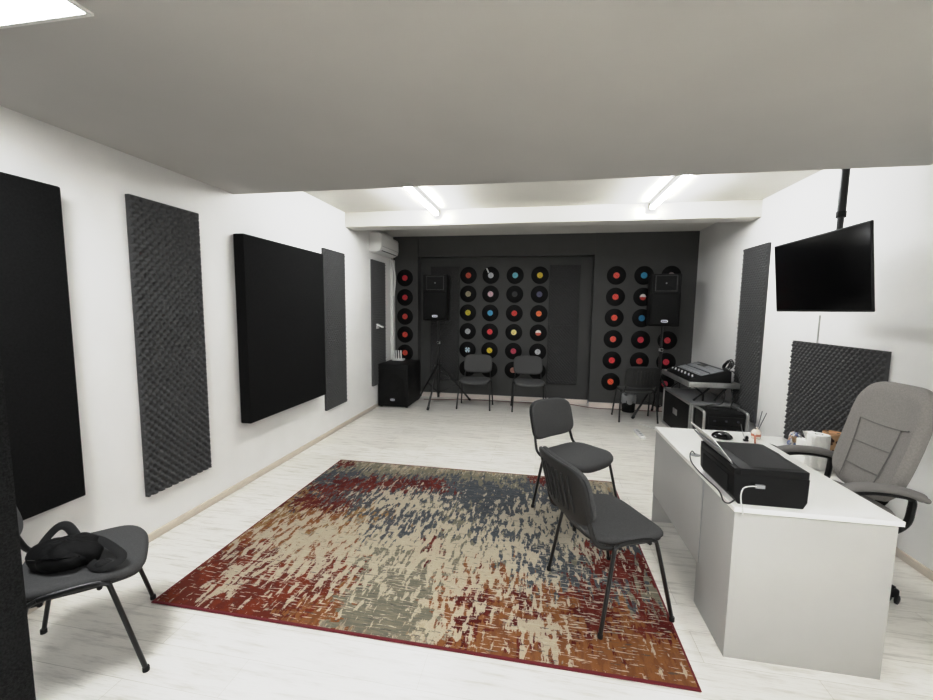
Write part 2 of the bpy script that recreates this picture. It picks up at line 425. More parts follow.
# ------------------------------------------------------------------ acoustic foam (egg-crate relief)
def foam_mesh(w, h, a=.0275, n=4, amp=.034):
    nx, nz = int(round(w/a))*n, int(round(h/a))*n
    vs = []; fs = []
    for j in range(nz+1):
        for i in range(nx+1):
            x, z = w*i/nx, h*j/nz
            c = math.cos(PI*x/a)*math.cos(PI*z/a)
            hgt = (.046-amp)+amp*(.5+.5*c)
            if i in (0, nx) or j in (0, nz): hgt = min(hgt, .03)
            vs.append((x-w/2, -hgt, z))
    W = nx+1
    for j in range(nz):
        for i in range(nx): fs.append([j*W+i, j*W+i+1, (j+1)*W+i+1, (j+1)*W+i])
    mb = MB(); mb.add(vs, fs, True)
    bd = [i for i in range(W)]+[j*W+nx for j in range(1, nz+1)]+[nz*W+i for i in range(nx-1, -1, -1)]+[j*W for j in range(nz-1, 0, -1)]
    k = len(bd); o = [vs[i] for i in bd]; back = [(q[0], 0, q[2]) for q in o]
    mb.add(o+back, [[i, k+i, k+(i+1) % k, (i+1) % k] for i in range(k)]+[list(range(k, 2*k))])
    return mb
fm = foam_mesh(.54, 1.004).mesh('foam_panel', M['foam'])
fmd = foam_mesh(.54, 1.004, amp=.012).mesh('painted_foam_panel', M['foamd'])
def foam(x, y, z, rz, label, group, me=fm, sx=1., sz=1., name='acoustic_foam_panel'):
    o = bpy.data.objects.new(name, me); C.objects.link(o); o.location = (x, y, z); o.rotation_euler = (0, 0, rz); o.scale = (sx, 1, sz)
    return tag(o, label, 'foam panel', group)
gl = 'charcoal egg-crate foam panels on the walls'
foam(XL, 2.515, 1.330, PI/2, 'charcoal egg-crate foam panel nearest on the white wall, upper of two', gl)
foam(XL, 2.515, .326, PI/2, 'charcoal egg-crate foam panel nearest on the white wall, lower of two', gl)
foam(XL, 4.89, 1.346, PI/2, 'charcoal foam panel behind the thick black square panel, upper of two', gl)
foam(XL, 4.89, .342, PI/2, 'charcoal foam panel behind the thick black square panel, lower of two', gl)
foam(XL, 6.345, 1.386, PI/2, 'narrow charcoal foam panel under the air conditioner, upper of two', gl)
foam(XL, 6.345, .382, PI/2, 'narrow charcoal foam panel beside the subwoofer, lower of two', gl)
foam(XR, 5.265, 1.39, -PI/2, 'tall charcoal foam panel on white wall behind the television, upper of two', gl)
foam(XR, 5.265, .39, -PI/2, 'charcoal foam panel on white wall beside the mixer, lower of two', gl)
fm2 = foam_mesh(1.09, .484).mesh('foam_panel_wide', M['foam'])
foam(XR, 3.87, .888, -PI/2, 'wide charcoal egg-crate foam panel under the television, upper of two', gl, fm2)
foam(XR, 3.87, .404, -PI/2, 'wide charcoal egg-crate foam panel above the low cabinet, lower of two', gl, fm2)
foam(.408, YR, 1.378, 0, 'dark foam panel on the charcoal wall between record groups, upper of two', gl, fmd, .95, 1.029)
foam(.408, YR, .344, 0, 'dark foam panel on the charcoal wall between record groups, lower of two', gl, fmd, .95, 1.029)
foam(-1.70, YR, 1.36, 0, 'dark foam panel on the charcoal wall behind the speaker, upper of two', gl, fmd, .98, 1.029)
foam(-1.70, YR, .326, 0, 'dark foam panel on the charcoal wall behind the speaker stand, lower of two', gl, fmd, .98, 1.029)

# thick felt-covered absorbers
o = bx((XL+.001, .5, .545), (XL+.1, 1.816, 2.25), .008).build('acoustic_absorber_panel', M['felt'])
tag(o, 'black felt acoustic panel on white wall, nearest and cut by the frame edge', 'acoustic panel', 'black felt absorber panels')
o = bx((XL+.001, 3.165, .585), (XL+.105, 4.478, 2.255), .010).build('acoustic_absorber_panel', M['felt'])
tag(o, 'thick square black felt acoustic panel between foam panels on white wall', 'acoustic panel', 'black felt absorber panels')

# black carpet-covered screen cut by the frame edge
t = thing('carpeted_screen', 'black fuzzy carpet-covered upright screen cut by the frame edge', 'acoustic screen', (0, 0, 0))
bx((-2.3, .715, .0), (-1.312, .79, 2.1), .014).build('carpet_cover', M['carpet'], t)
for x in (-2.2, -1.42):
    bx((x-.02, .66, 0), (x+.02, .845, .03), .004).build('foot', M['blk'], t)

# ------------------------------------------------------------------ vinyl records
rec_mb = MB().lathe([(.003, -.0015), (.05, -.0035), (.148, -.003), (.151, -.0015), (.148, 0), (.003, 0)], n=48, axis='y')
rec_me = rec_mb.mesh('vinyl_record', M['vinyl'])
lab_cache = {}
def label_mesh(col, half=None, cross=False):
    key = (col, half, cross)
    if key in lab_cache: return lab_cache[key]
    m1 = mat('record_label_%d_%d_%d' % col, col, .6, var=.06, vscale=60)
    ms = [m1, M['cavity'], mat('record_label_second', half or (210, 210, 210), .6)]
    mb = MB(); n = 32; R = .049
    rings = [(.0045, 1), (.018, 0), (.034, 0), (R, 0)]
    for k in range(n):
        a0, a1 = 2*PI*k/n, 2*PI*(k+1)/n; mid = (a0+a1)/2
        for i in range(3):
            r0, r1 = rings[i][0], rings[i+1][0]
            s = 0
            if half and math.sin(mid) > 0: s = 2
            if cross and i >= 1 and (k % 8 in (0, 7)): s = 1
            mb.slot(s)
            mb.add([(r0*math.cos(a0), -.0045, r0*math.sin(a0)), (r0*math.cos(a1), -.0045, r0*math.sin(a1)), (r1*math.cos(a1), -.0045, r1*math.sin(a1)), (r1*math.cos(a0), -.0045, r1*math.sin(a0))], [[0, 1, 2, 3][::-1]])
    mb.slot(1); mb.add([(.0046*math.cos(2*PI*k/12), -.0044, .0046*math.sin(2*PI*k/12)) for k in range(12)], [list(range(12))[::-1]])
    # two lines of print on the paper, too small to read
    if col[0] > 120 and not half:
        mb.slot(1)
        for z, w in ((.026, .014), (-.024, .018)):
            mb.add([(-w, -.0047, z), (w, -.0047, z), (w, -.0047, z+.003), (-w, -.0047, z+.003)], [[0, 1, 2, 3]])
    lab_cache[key] = mb.mesh('center_label', ms); return lab_cache[key]
def record(x, z, yw, col, label, group, half=None, cross=False, glare=False):
    o = bpy.data.objects.new('vinyl_record', rec_me); C.objects.link(o); o.location = (x, yw-.001, z); o.rotation_euler = (0, 0 if (half or cross or glare) else random.uniform(-3, 3), 0)
    tag(o, label, 'record', group)
    c = bpy.data.objects.new('center_label', label_mesh(col, half, cross)); C.objects.link(c); c.parent = o
    if glare:
        MB().box((-.058, -.006, .085), (.022, .002, .085), .0008, rot=Matrix.Rotation(math.radians(-26), 3, 'Y')).build('painted_glare', M['paper'], o)  # white slab standing in for a streak of glare on the vinyl
    return o
RED = (205, 52, 46); ORG = (214, 84, 58)
ords = ['topmost', 'second from the top', 'middle', 'fourth from the top', 'lowest']
for i, (z, c) in enumerate(zip((2.18, 1.832, 1.49, 1.163, .83), ((200, 40, 52), (196, 42, 50), (204, 62, 52), (205, 66, 50), (206, 70, 48)))):
    record(-2.402, z, YB, c, 'red-labelled vinyl record in the single column beside the air conditioner, '+ords[i], 'records on the charcoal wall')
grid = [  # rows from the top; four columns
    [((206, 84, 58), 'orange'), ((196, 198, 202), 'pale grey'), ((112, 186, 200), 'turquoise'), ((206, 178, 42), 'yellow')],
    [((158, 148, 118), 'beige'), ((214, 184, 190), 'pale pink'), ((46, 46, 46), 'black'), ((84, 84, 112), 'slate violet')],
    [((210, 194, 50), 'yellow'), ((74, 160, 200), 'blue'), ((206, 58, 46), 'red'), ((232, 120, 66), 'orange')],
    [((176, 178, 180), 'grey'), ((214, 60, 66), 'red'), ((226, 212, 142), 'cream'), ((206, 96, 74), 'coral and white')],
    [((190, 214, 224), 'white and blue'), ((220, 196, 44), 'yellow'), ((188, 60, 84), 'crimson'), ((182, 184, 186), 'grey')],
    [((150, 60, 60), 'hidden'), ((150, 60, 60), 'hidden'), ((170, 118, 104), 'brown'), ((150, 60, 60), 'hidden')]]
rown = ['top row', 'second row', 'third row', 'fourth row', 'fifth row', 'bottom row']
coln = ['column nearest the tripod speaker', 'second column from the tripod speaker', 'third column from the tripod speaker', 'column nearest the dark foam']
for r in range(6):
    for c in range(4):
        col, nm = grid[r][c]
        x = (-1.278, -.874, -.444, -.015)[c]; z = (2.239, 1.910, 1.574, 1.236, .899, .556)[r]
        if r == 5:
            lb = ('vinyl record half hidden by a chair back, bottom row, ' if nm == 'hidden' else 'brown-labelled vinyl record beside a chair back, bottom row, ')+coln[c]
        else: lb = nm+'-labelled vinyl record, '+rown[r]+', '+coln[c]
        record(x, z, YR, col, lb, 'records on the charcoal wall', half=(226, 220, 214) if (r, c) == (3, 3) else None, cross=(r, c) == (4, 0), glare=(r, c) == (0, 1))
right = [(1.2205, 0, (226, 84, 68)), (1.2205, 1, (226, 78, 62)), (1.2175, 2, (226, 86, 64)), (1.2145, 3, (222, 90, 74)), (1.212, 4, (216, 56, 60)), (1.207, 5, (222, 86, 48)),
         (1.648, 0, (46, 142, 182)), (1.648, 1, (200, 60, 48)), (1.648, 2, (30, 116, 158)), (1.648, 3, (196, 50, 66)), (1.648, 4, (184, 56, 48)),
         (2.06, 0, (120, 108, 106)), (2.06, 3, (200, 52, 62)), (2.06, 4, (206, 48, 66)), (2.06, 5, (176, 60, 76))]
for x, r, col in right:
    ci = 0 if x < 1.4 else (1 if x < 1.9 else 2)
    z = (2.217, 1.868, 1.525, 1.170, .815, .452)[r]
    nm = 'blue' if col[2] > 140 else ('grey' if col == (120, 108, 106) else ('red and white' if (ci, r) == (1, 1) else ('orange-red' if ci == 0 else 'red')))
    where = ('outer column of the projecting charcoal wall', 'middle column of the projecting charcoal wall', 'column beside the white wall corner')[ci]
    record(x, z, YB, col, nm+'-labelled vinyl record, '+rown[r]+', '+where, 'records on the charcoal wall', half=(236, 230, 226) if (ci, r) == (1, 1) else None)

# ------------------------------------------------------------------ rug
RX0, RX1, RY0, RY1 = -2.055, .735, 1.755, 3.93
t = thing('area_rug', 'abstract rust, cream and blue-grey rug on white plank floor', 'rug', (RX0, RY0, 0))
rw, rd = RX1-RX0, RY1-RY0
MB().box((rw/2, rd/2, .0055), (rw-.02, rd-.02, .011), .003).build('woven_field', M['rug'], t)
mb = MB()
mb.tube([(.006, .006, .006), (rw-.006, .006, .006), (rw-.006, rd-.006, .006), (.006, rd-.006, .006)], .006, 8, r2=.011, closed=True)
mb.build('binding_edge', M['rugedge'], t)
RUGZ = .0115

# ------------------------------------------------------------------ visitor chairs (facing +y in their own space)
def visitor_chair(label, loc, rz):
    t = thing('visitor_chair', label, 'chair', loc, rz)
    for s in (-1, 1):
        X0, X1 = s*.243, s*.274
        # side frame: front leg, rail, rear leg; the rail arches gently
        for f in (1, -1):
            foot = (X1, f*.216, .012); ky = .118 if f > 0 else -.142; knee = (s*.250, ky, .415)
            l = MB().tube([foot, (X1-s*.011, (f*.216+ky)/2, .215), knee, (X0+s*.002, ky-f*.012, .442), (X0, ky-f*.035, .452)], .0125, 10, r2=.0095, smoothk=4)
            lo = l.build('leg', M['tube'], t)
            MB().lathe([(.011, 0), (.0135, .002), (.0135, .02), (.012, .024)], (X1, f*.216, 0), 12).build('foot_cap', M['rubber'], lo)
        MB().tube([(X0, -.109, .4515), (X0, -.06, .457), (X0, .04, .457), (X0, .085, .4515)], .0125, 10, r2=.0095, smoothk=4).build('seat_rail', M['tube'], t)
        # back upright
        MB().tube([(s*.236, -.10, .438), (s*.232, -.17, .440), (s*.226, -.228, .466), (s*.219, -.256, .53), (s*.212, -.279, .62), (s*.206, -.298, .70)], .0125, 10, r2=.0085, smoothk=5).build('back_upright', M['tube'], t)
    for y in (-.10, .08): MB().tube([(-.243, y, .432), (.243, y, .432)], .010, 8).build('cross_bar', M['tube'], t)
    # seat
    def seat(x, y, z):
        dip = -.010*(1-(x/.24)**2)+(-.022*max(0, (y-.10)/.12)**2)+.006*(y/-.21 if y < 0 else 0)
        return (x, y+.005, z+.462+dip)
    st = MB().pad(seat, .485, .450, .044, e=3.6, dome=.010, edge=.42, taper=.10).build('seat', M['fabric'], t)
    MB().pad(lambda x, y, z: seat(x, y, z-.024), .466, .43, .016, e=3.6, taper=.10).build('seat_shell', M['shell'], st)
    # back
    def back(x, y, z):
        yy = -.312+.040*(x/.23)**2                       # wraps forward at the sides
        a = math.radians(14.5); up = y; n = z
        return (x, yy - up*math.sin(a)+n*math.cos(a), .698+up*math.cos(a)+n*math.sin(a)*0.9)
    bk = MB().pad(back, .484, .318, .034, e=4.2, dome=.006, edge=.42).build('backrest', M['fabric'], t)
    shell = MB().pad(lambda x, y, z: back(x, y, z-.022), .492, .328, .018, e=4.2)
    for k in range(-3, 4):
        shell.tube([back(k*.045, -.105, -.0335), back(k*.045, 0, -.035), back(k*.045, .105, -.0335)], .0055, 6)
    shell.build('back_shell', M['shell'], bk)
    return t
def hd(deg): return math.radians(deg-90)       # heading of the sitter in degrees from +x
ch = visitor_chair('grey visitor chair on the rug, nearest the desk, its ribbed back turned to us', (.418, 2.305, RUGZ), hd(26))
dup(ch, (.335, 3.31, RUGZ), hd(-44), 'grey visitor chair at the rug edge, standing beyond the chair nearest the desk')
dup(ch, (-2.035, 1.437, 0), hd(45), 'grey visitor chair with a black bag lying on its seat')
dup(ch, (-1.025, 6.645, 0), hd(-90), 'grey visitor chair facing us under the records, nearer the tripod speaker stand')
dup(ch, (-.14, 6.68, 0), hd(-84), 'grey visitor chair facing us under the records, nearer the dark foam')
dup(ch, (1.462, 6.43, 0), hd(94), 'dark visitor chair turned to the charcoal wall, beside the mixer case')

# black bag on the chair seat
t = thing('crossbody_bag', 'black nylon bag with a wide strap lying on the grey chair seat', 'bag', (-2.035, 1.37, .482), math.radians(17))
def lump(cx, cy, cz, rx, ry, rz, amp, seed, flat=0):
    mb = MB(); n, m_ = 48, 24; vs = []; fs = []
    for j in range(m_+1):
        ph = -PI/2+PI*j/m_
        for i in range(n):
            a = 2*PI*i/n
            k = 1+amp*(math.sin(3*a+seed)*math.cos(2*ph+seed)+.6*math.sin(5*a+2*seed)*math.cos(ph)+.4*math.sin(9*a-seed+4*ph))
            sx = abs(math.cos(ph))**.8
            x, y, z = rx*sx*math.cos(a)*k, ry*sx*math.sin(a)*k, rz*math.sin(ph)*k
            vs.append((cx+x, cy+y, max(cz+z, flat)))
    for j in range(m_):
        for i in range(n): fs.append([j*n+i, j*n+(i+1) % n, (j+1)*n+(i+1) % n, (j+1)*n+i])
    return mb.add(vs, fs, True)
body = lump(0, 0, .052, .135, .095, .064, .07, 1.3, .001).build('bag_body', M['bag'], t)
lump(.015, -.04, .050, .105, .062, .044, .06, 2.9, .005).build('front_pocket', M['bag'], body)
MB().tube([(-.09, -.075, .072), (-.03, -.094, .080), (.05, -.092, .078), (.10, -.06, .066)], .003, 8, smoothk=5).build('zip', M['gloss'], body)
MB().tube([(-.10, -.01, .085), (-.03, -.03, .105), (.05, -.02, .103), (.11, .0, .08)], .010, 8, r2=.004, smoothk=5).build('flap_fold', M['strap'], body)
def band(pts, w, th, name, parent, wide=(0, 0, 1)):
    return MB().tube(pts, w, 8, r2=th, smoothk=6, flat=wide).build(name, M['strap'], parent)
band([(-.125, .00, .05), (-.115, .045, .095), (-.085, .07, .135), (-.05, .075, .137), (-.01, .06, .105), (.02, .035, .085)], .019, .004, 'strap_loop', t, (-1, 0, 0))
band([(.02, .05, .085), (.08, .055, .082), (.14, .035, .066), (.19, .01, .052), (.235, -.02, .040), (.245, -.05, .030), (.215, -.075, .022), (.17, -.07, .020), (.13, -.05, .026)], .019, .006, 'shoulder_strap', t, (0, 1, .2))
lump(.185, -.055, .022, .035, .024, .018, .05, .4, .001).build('strap_pad', M['strap'], t)

# ------------------------------------------------------------------ office desk
t = thing('office_desk', 'white laminate office desk carrying the black printer', 'desk', (0, 0, 0))
bx((.900, 1.962, .726), (1.566, 3.275, .75), .002).build('desktop', M['desk'], t)
ped = bx((.908, 1.974, 0), (1.552, 2.352, .7255), .0015).build('pedestal', M['desk_shaded'], t)
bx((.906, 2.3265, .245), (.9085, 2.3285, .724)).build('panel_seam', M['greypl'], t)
bx((.908, 2.353, .232), (.926, 3.262, .7255), .0015).build('modesty_panel', M['desk_shaded'], t)
bx((.912, 3.244, 0), (1.54, 3.262, .7255), .0015).build('end_panel', M['desk_shaded'], t)
bx((1.545, 1.98, .02), (1.556, 2.34, .70), .001).build('pedestal_front', M['desk'], ped)
MB().lathe([(.03, .75), (.0305, .7525), (.027, .7535), (.001, .7538)], (.974, 2.66, 0), 24).build('cable_grommet', M['greypl'], t)

# printer
t = thing('printer', 'black inkjet printer with a raised paper support, on the white desk corner', 'printer', (0, 0, .75))
body = MB()
body.prism([(.930, 0), (1.198, 0), (1.213, .03), (1.215, .138), (.906, .138), (.912, .03)], 'y', 2.0, 2.405, .003)
bo = body.build('printer_body', M['prn'], t)
lid = MB()
lid.prism([(.935, 2.0005), (1.21, 2.0005), (1.2145, 2.006), (1.214, 2.20), (1.222, 2.26), (1.216, 2.40), (1.19, 2.412), (.935, 2.412)], 'z', .1375, .170, .003)
lo = lid.build('scanner_lid', M['prn'], t)
bx((.985, 2.03, .1705), (1.19, 2.385, .1715)).build('lid_inset', M['prn'], lo)
bx((.9065, 2.001, .1375), (.936, 2.405, .169), .003).build('rear_cover', M['prn'], t)
bx((.9045, 2.06, .03), (.912, 2.36, .115), .002).build('rear_slot', M['cavity'], bo)
bx((.975, 1.9985, .075), (1.035, 2.004, .112), .001).build('port_recess', M['cavity'], bo)
bx((.92, 1.9990, .1372), (1.20, 2.002, .1384)).build('side_groove', M['cavity'], bo)
for i, (x, y) in enumerate(((.95, 2.03), (1.18, 2.03), (.95, 2.37), (1.18, 2.37))): pass
ps = MB()
def quadslab(mb, a, b, c, d, th):
    a, b, c, d = map(Vector, (a, b, c, d)); n = (b-a).cross(d-a).normalized()*th
    vs = [a, b, c, d, a+n, b+n, c+n, d+n]
    return mb.add([tuple(x) for x in vs], [[3, 2, 1, 0], [4, 5, 6, 7], [0, 1, 5, 4], [1, 2, 6, 5], [2, 3, 7, 6], [3, 0, 4, 7]])
quadslab(ps, (.928, 2.06, .158), (.928, 2.40, .158), (.862, 2.40, .232), (.862, 2.06, .232), .004)
po = ps.build('paper_support', M['greypl'], t)
pp = MB(); quadslab(pp, (.934, 2.09, .162), (.934, 2.385, .162), (.838, 2.385, .278), (.838, 2.09, .278), .003)
pp.build('paper_sheet', M['paper'], po)
# cables of the printer
mb = MB(); mb.tube([(1.005, 1.992, .844), (.965, 1.980, .846), (.935, 1.972, .838), (.924, 1.966, .81), (.925, 1.962, .775), (.930, 1.957, .754), (.931, 1.952, .735), (.930, 1.953, .725)], .0032, 8, smoothk=6)
o = bpy.data.objects.new('usb_cable', None); C.objects.link(o); tag(o, 'pale cable plugged into the printer side and hanging over the desk edge', 'cable')
mb.build('cord', M['cabw'], o); MB().box((1.012, 1.992, .844), (.04, .012, .018), .003).build('plug', M['greypl'], o)
mb = MB(); mb.tube([(.974, 2.66, .755), (.955, 2.655, .775), (.925, 2.60, .768), (.906, 2.52, .754), (.897, 2.40, .752), (.893, 2.26, .756), (.896, 2.12, .757), (.885, 2.04, .742), (.89, 1.995, .752), (.915, 1.992, .775)], .003, 8, smoothk=6)
tag(mb.build('power_cable', M['cabk']), 'black cable looping from the desk grommet along the printer rear', 'cable')

# desk items
mb = MB().lathe([(.062, 0), (.066, .006), (.06, .018), (.042, .032), (.02, .038), (.001, .039)], n=28)
o = mb.build('black_dome_puck', M['gloss']); o.name = 'conference_puck'; o.location = (1.30, 3.09, .75)
tag(o, 'low black domed puck lying on the white desk beyond the printer', 'desk device')
t = thing('desk_microphone', 'tiny black clip microphone with a thin upright wire on the desk', 'microphone', (1.425, 3.03, .75))
MB().box((0, 0, .008), (.03, .022, .016), .005).build('base', M['blk'], t)
MB().lathe([(.008, 0), (.011, .008), (.008, .02), (.001, .023)], (.008, .004, .014), 14).build('capsule', M['blk'], t)
MB().tube([(-.004, 0, .014), (-.022, .01, .07), (-.030, .015, .115)], .0016, 6, smoothk=3).build('wire', M['greypl'], t)
t = thing('reed_diffuser', 'small bottle of dark fragrance reeds with copper label at the desk end', 'diffuser', (1.53, 3.12, .75))
b0 = MB().lathe([(.026, 0), (.029, .004), (.029, .05), (.02, .062), (.012, .066), (.012, .078), (.001, .078)], n=20).build('bottle', M['glass'], t)
MB().lathe([(.0296, .018), (.0296, .034)], n=20).build('paper_wrap', M['orange'], b0)
for a, l in ((.6, .14), (1.6, .15), (3.5, .16), (-2.6, .15), (-.5, .14)):
    MB().tube([(0, 0, .03), (math.cos(a)*.05, math.sin(a)*.05, .05+l)], .0018, 6).build('reed', M['reed'], t)
t = thing('copper_pen', 'copper coloured pen leaning beside the reed diffuser', 'pen', (1.475, 3.03, .75))
MB().tube([(-.015, -.05, .006), (.02, .03, .035)], .005, 10).build('barrel', M['orange'], t)
MB().tube([(.02, .03, .035), (.027, .046, .041)], .0052, 10).build('cap', M['steel'], t)

# ------------------------------------------------------------------ office chair (faces -x)
t = thing('office_armchair', 'grey upholstered high-back office chair with padded arms behind the desk', 'office chair', (0, 0, 0))
cy = 2.80
tilt = math.radians(14.5)
def obk(x, y, z, off=0.):   # x across, y up, z out of the front
    n = z - .03*(1-(x/.27)**2) + .035*(2*abs(x)/.54)**3 + off
    curve = .030*math.cos(y/.35*1.2)
    return (2.065 + y*math.sin(tilt) - (n-curve+.03)*math.cos(tilt), cy - x, .885 + y*math.cos(tilt) + n*math.sin(tilt)*.6)
bk = MB().pad(obk, .505, .705, .105, e=4.0, dome=.012, edge=.40, taper=.0, seg=72).build('backrest', M['ograin'], t)
def seam(pts): return MB().tube([obk(x, y, .0645) for x, y in pts], .0032, 6, smoothk=5)
for pts in ([(-.15, .09), (-.07, .082), (0, .08), (.12, .085), (.225, .10)], [(-.15, .088), (-.14, -.05), (-.13, -.18), (-.12, -.30)], [(.15, .088), (.14, -.05), (.13, -.18), (.12, -.30)],
            [(-.142, -.055), (0, -.06), (.142, -.055)], [(-.128, -.20), (0, -.205), (.128, -.20)]):
    seam(pts).build('seam', M['oseam'], bk)
def ost(x, y, z): return (1.80+y, cy-x, .47+z+.02*(abs(x)/.26)**3 - (.03*max(0, (-y-.12)/.12)**2))
MB().pad(ost, .53, .50, .10, e=4, dome=.015, edge=.42).build('seat', M['ograin'], t)
for s in (-1, 1):
    y = cy+s*.315
    ap = MB(); pts = [(1.62, y, .625), (1.66, y, .668), (1.74, y, .692), (1.84, y, .696), (1.94, y, .688), (2.02, y, .666), (2.06, y, .646)]
    ap.tube(pts, .024, 12, r2=.032, smoothk=5, radii=[.014]+[.024]*6+[.016]); a = ap.build('armrest', M['opad'], t)
    MB().tube([(1.66, y, .645), (1.80, y, .668), (1.93, y, .662), (1.995, y, .645), (2.0, y, .59), (1.985, y-s*.005, .50), (1.93, y-s*.05, .42), (1.85, y-s*.12, .40)], .014, 8, r2=.022, smoothk=5).build('arm_bracket', M['blk'], a)
MB().tube([(2.0, cy, .43), (2.10, cy, .50), (2.125, cy, .64)], .012, 10, r2=.035, smoothk=5).build('back_bracket', M['blk'], t)
MB().box((1.83, cy, .395), (.22, .18, .05), .012).build('tilt_mechanism', M['blk'], t)
MB().lathe([(.028, .12), (.028, .26), (.018, .262), (.018, .385)], (1.86, cy, 0), 18).build('gas_lift', M['steel'], t)
for k in range(5):
    a = math.radians(72*k-54); c_, s_ = math.cos(a), math.sin(a)
    MB().tube([(1.86+.03*c_, cy+.03*s_, .13), (1.86+.16*c_, cy+.16*s_, .105), (1.86+.29*c_, cy+.29*s_, .075)], .022, 10, r2=.017, smoothk=4).build('star_leg', M['blk'], t)
    w = MB(); px, py = 1.86+.29*c_, cy+.29*s_
    w.box((px, py, .058), (.04, .03, .05), .008); 
    for q in (-1, 1):
        w.add(*(lambda m_: (m_.v, m_.f))(MB().lathe([(.018, -.009), (.026, -.006), (.026, .006), (.018, .009)], (q*.016, 0, 0), 16, 'x')), True, Matrix.Translation((px, py, .026)) @ Matrix.Rotation(a, 4, 'Z'))
    w.build('caster', M['blk'], t)

# ------------------------------------------------------------------ television on a ceiling pole
t = thing('television', 'black flat television hung from a ceiling pole before the white wall', 'television', (1.886, 3.262, 1.908), 0)
Rt = Matrix.Rotation(math.radians(6.2), 4, 'Y')        # top leans into the room
def tv(x0, x1, y0, y1, z0, z1, bev, name, m, parent):
    mb = MB(); c, s_ = span((x0, y0, z0), (x1, y1, z1)); k = MB().box(c, s_, bev)
    mb.add(k.v, k.f, True, Matrix.Rotation(math.radians(-6.2), 4, 'Y')); return mb.build(name, m, parent)
hw, hh = .494, .264
tv(0, .014, -hw, hw, -hh, hh, .005, 'case', M['blk'], t)
tv(-.0015, .002, -hw+.008, hw-.008, -hh+.016, hh-.008, .0005, 'screen', M['screen'], t)
tv(.014, .062, -.30, .30, -.2, .12, .012, 'rear_housing', M['blk2'], t)
t = thing('ceiling_pole_mount', 'black telescopic pole mount dropping from raised ceiling to the television', 'tv mount', (2.03, 3.30, 0))
MB().box((0, 0, ZU-.006), (.16, .16, .012), .003).build('ceiling_plate', M['tube'], t)
MB().lathe([(.024, 2.31), (.024, ZU-.012)], n=20).build('outer_tube', M['tube'], t)
MB().lathe([(.028, 2.295), (.028, 2.335)], n=20).build('collar', M['blk'], t)
MB().lathe([(.018, 1.86), (.018, 2.31)], n=20).build('inner_tube', M['tube'], t)
br = MB(); br.box((-.05, -.05, 1.93), (.08, .12, .05), .004); br.box((-.082, -.054, 1.93), (.016, .22, .22), .003); br.build('tilt_bracket', M['tube'], t)
mb = MB().tube([(XR-.006, 4.10, 1.62), (XR-.006, 4.102, 1.375)], .006, 8)
tag(mb.build('television_cable', M['cabw']), 'thin white cable on the wall between television and wide foam panel', 'cable')

# ------------------------------------------------------------------ low cabinet by the right wall and what stands on it
t = thing('low_cabinet', 'low white cabinet against the wall behind the office chair', 'cabinet', (0, 0, 0))
cb = bx((2.04, 3.24, .03), (XR-.016, 4.38, .40), .002).build('carcass', M['desk_shaded'], t)
bx((2.025, 3.225, .40), (XR-.05, 4.395, .42), .002).build('cabinet_top', M['desk'], t)
for y0, y1 in ((3.25, 3.807), (3.813, 4.37)):
    d = bx((2.024, y0, .05), (2.04, y1, .395), .002).build('door', M['desk'], t)
    yk = 3.77 if y0 < 3.5 else 3.85
    MB().lathe([(.010, -.022), (.012, -.016), (.006, -.012), (.006, 0)], (2.024, yk, .32), 14, 'x').build('knob', M['steel'], d)
t = thing('paper_towel_roll', 'upright white paper towel roll on the low cabinet behind the chair arm', 'paper roll', (2.185, 3.55, .42))
MB().lathe([(.025, .002), (.068, 0), (.072, .01), (.072, .265), (.069, .272), (.026, .272)], n=36).build('paper', M['paper'], t)
MB().lathe([(.0245, .004), (.0255, .2725), (.022, .2725), (.0215, .004)], n=24).build('cardboard_core', M['reed'], t)
q = MB(); vs = []; fs = []
for i in range(9):
    for j in range(7):
        a = -2.6+i*.16; r_ = .076+.010*math.sin(i*.9)+.012*math.sin(j*1.3+i*.5)
        vs.append((r_*math.cos(a)-.006, r_*math.sin(a), .02+.04*j))
for i in range(8):
    for j in range(6): fs.append([i*7+j, (i+1)*7+j, (i+1)*7+j+1, i*7+j+1])
q.add(vs, fs, True).build('loose_sheet', M['paper'], t)
t = thing('spotted_container', 'tan container with dark brown spots beside the paper towel roll', 'container', (2.34, 3.645, .42))
MB().lathe([(.05, 0), (.056, .006), (.06, .16), (.063, .262), (.057, .266), (.054, .25), (.001, .245)], n=32).build('body', M['spots'], t)
MB().lathe([(.064, .252), (.066, .262), (.063, .270), (.060, .262)], n=32).build('rim', M['spots'], t)
o = lump(0, 0, .08, .13, .07, .085, .17, .7, .001).build('snack_packet', M['package']); o.location = (2.315, 4.06, .42); o.scale = (.72, .72, .8); o.rotation_euler = (0, 0, .9)
tag(o, 'crumpled blue, white and tan packet at the far end of the low cabinet', 'packet')
t = thing('tissue_box', 'white tissue box with a tissue pulled out, between packet and paper roll', 'tissue box', (2.315, 3.86, .42), .1)
MB().box((0, 0, .065), (.11, .17, .13), .004).build('box', M['paper'], t)
v_ = []; f_ = []
for i in range(8):
    for j in range(5):
        a = i/7*PI*1.6; v_.append((.025*math.cos(a)*(1+j*.28), .04*math.sin(a)*(1+j*.2), .128+j*.018+.006*math.sin(3*a)))
for i in range(7):
    for j in range(4): f_.append([i*5+j, (i+1)*5+j, (i+1)*5+j+1, i*5+j+1])
MB().add(v_, f_, True).build('tissue', M['paper'], t)
o = MB().box((0, 0, .008), (.07, .15, .016), .005); o = o.build('remote_control', M['blk']); o.location = (2.105, 4.05, .42); o.rotation_euler = (0, 0, .3)
tag(o, 'small black remote lying on the low cabinet edge', 'remote')

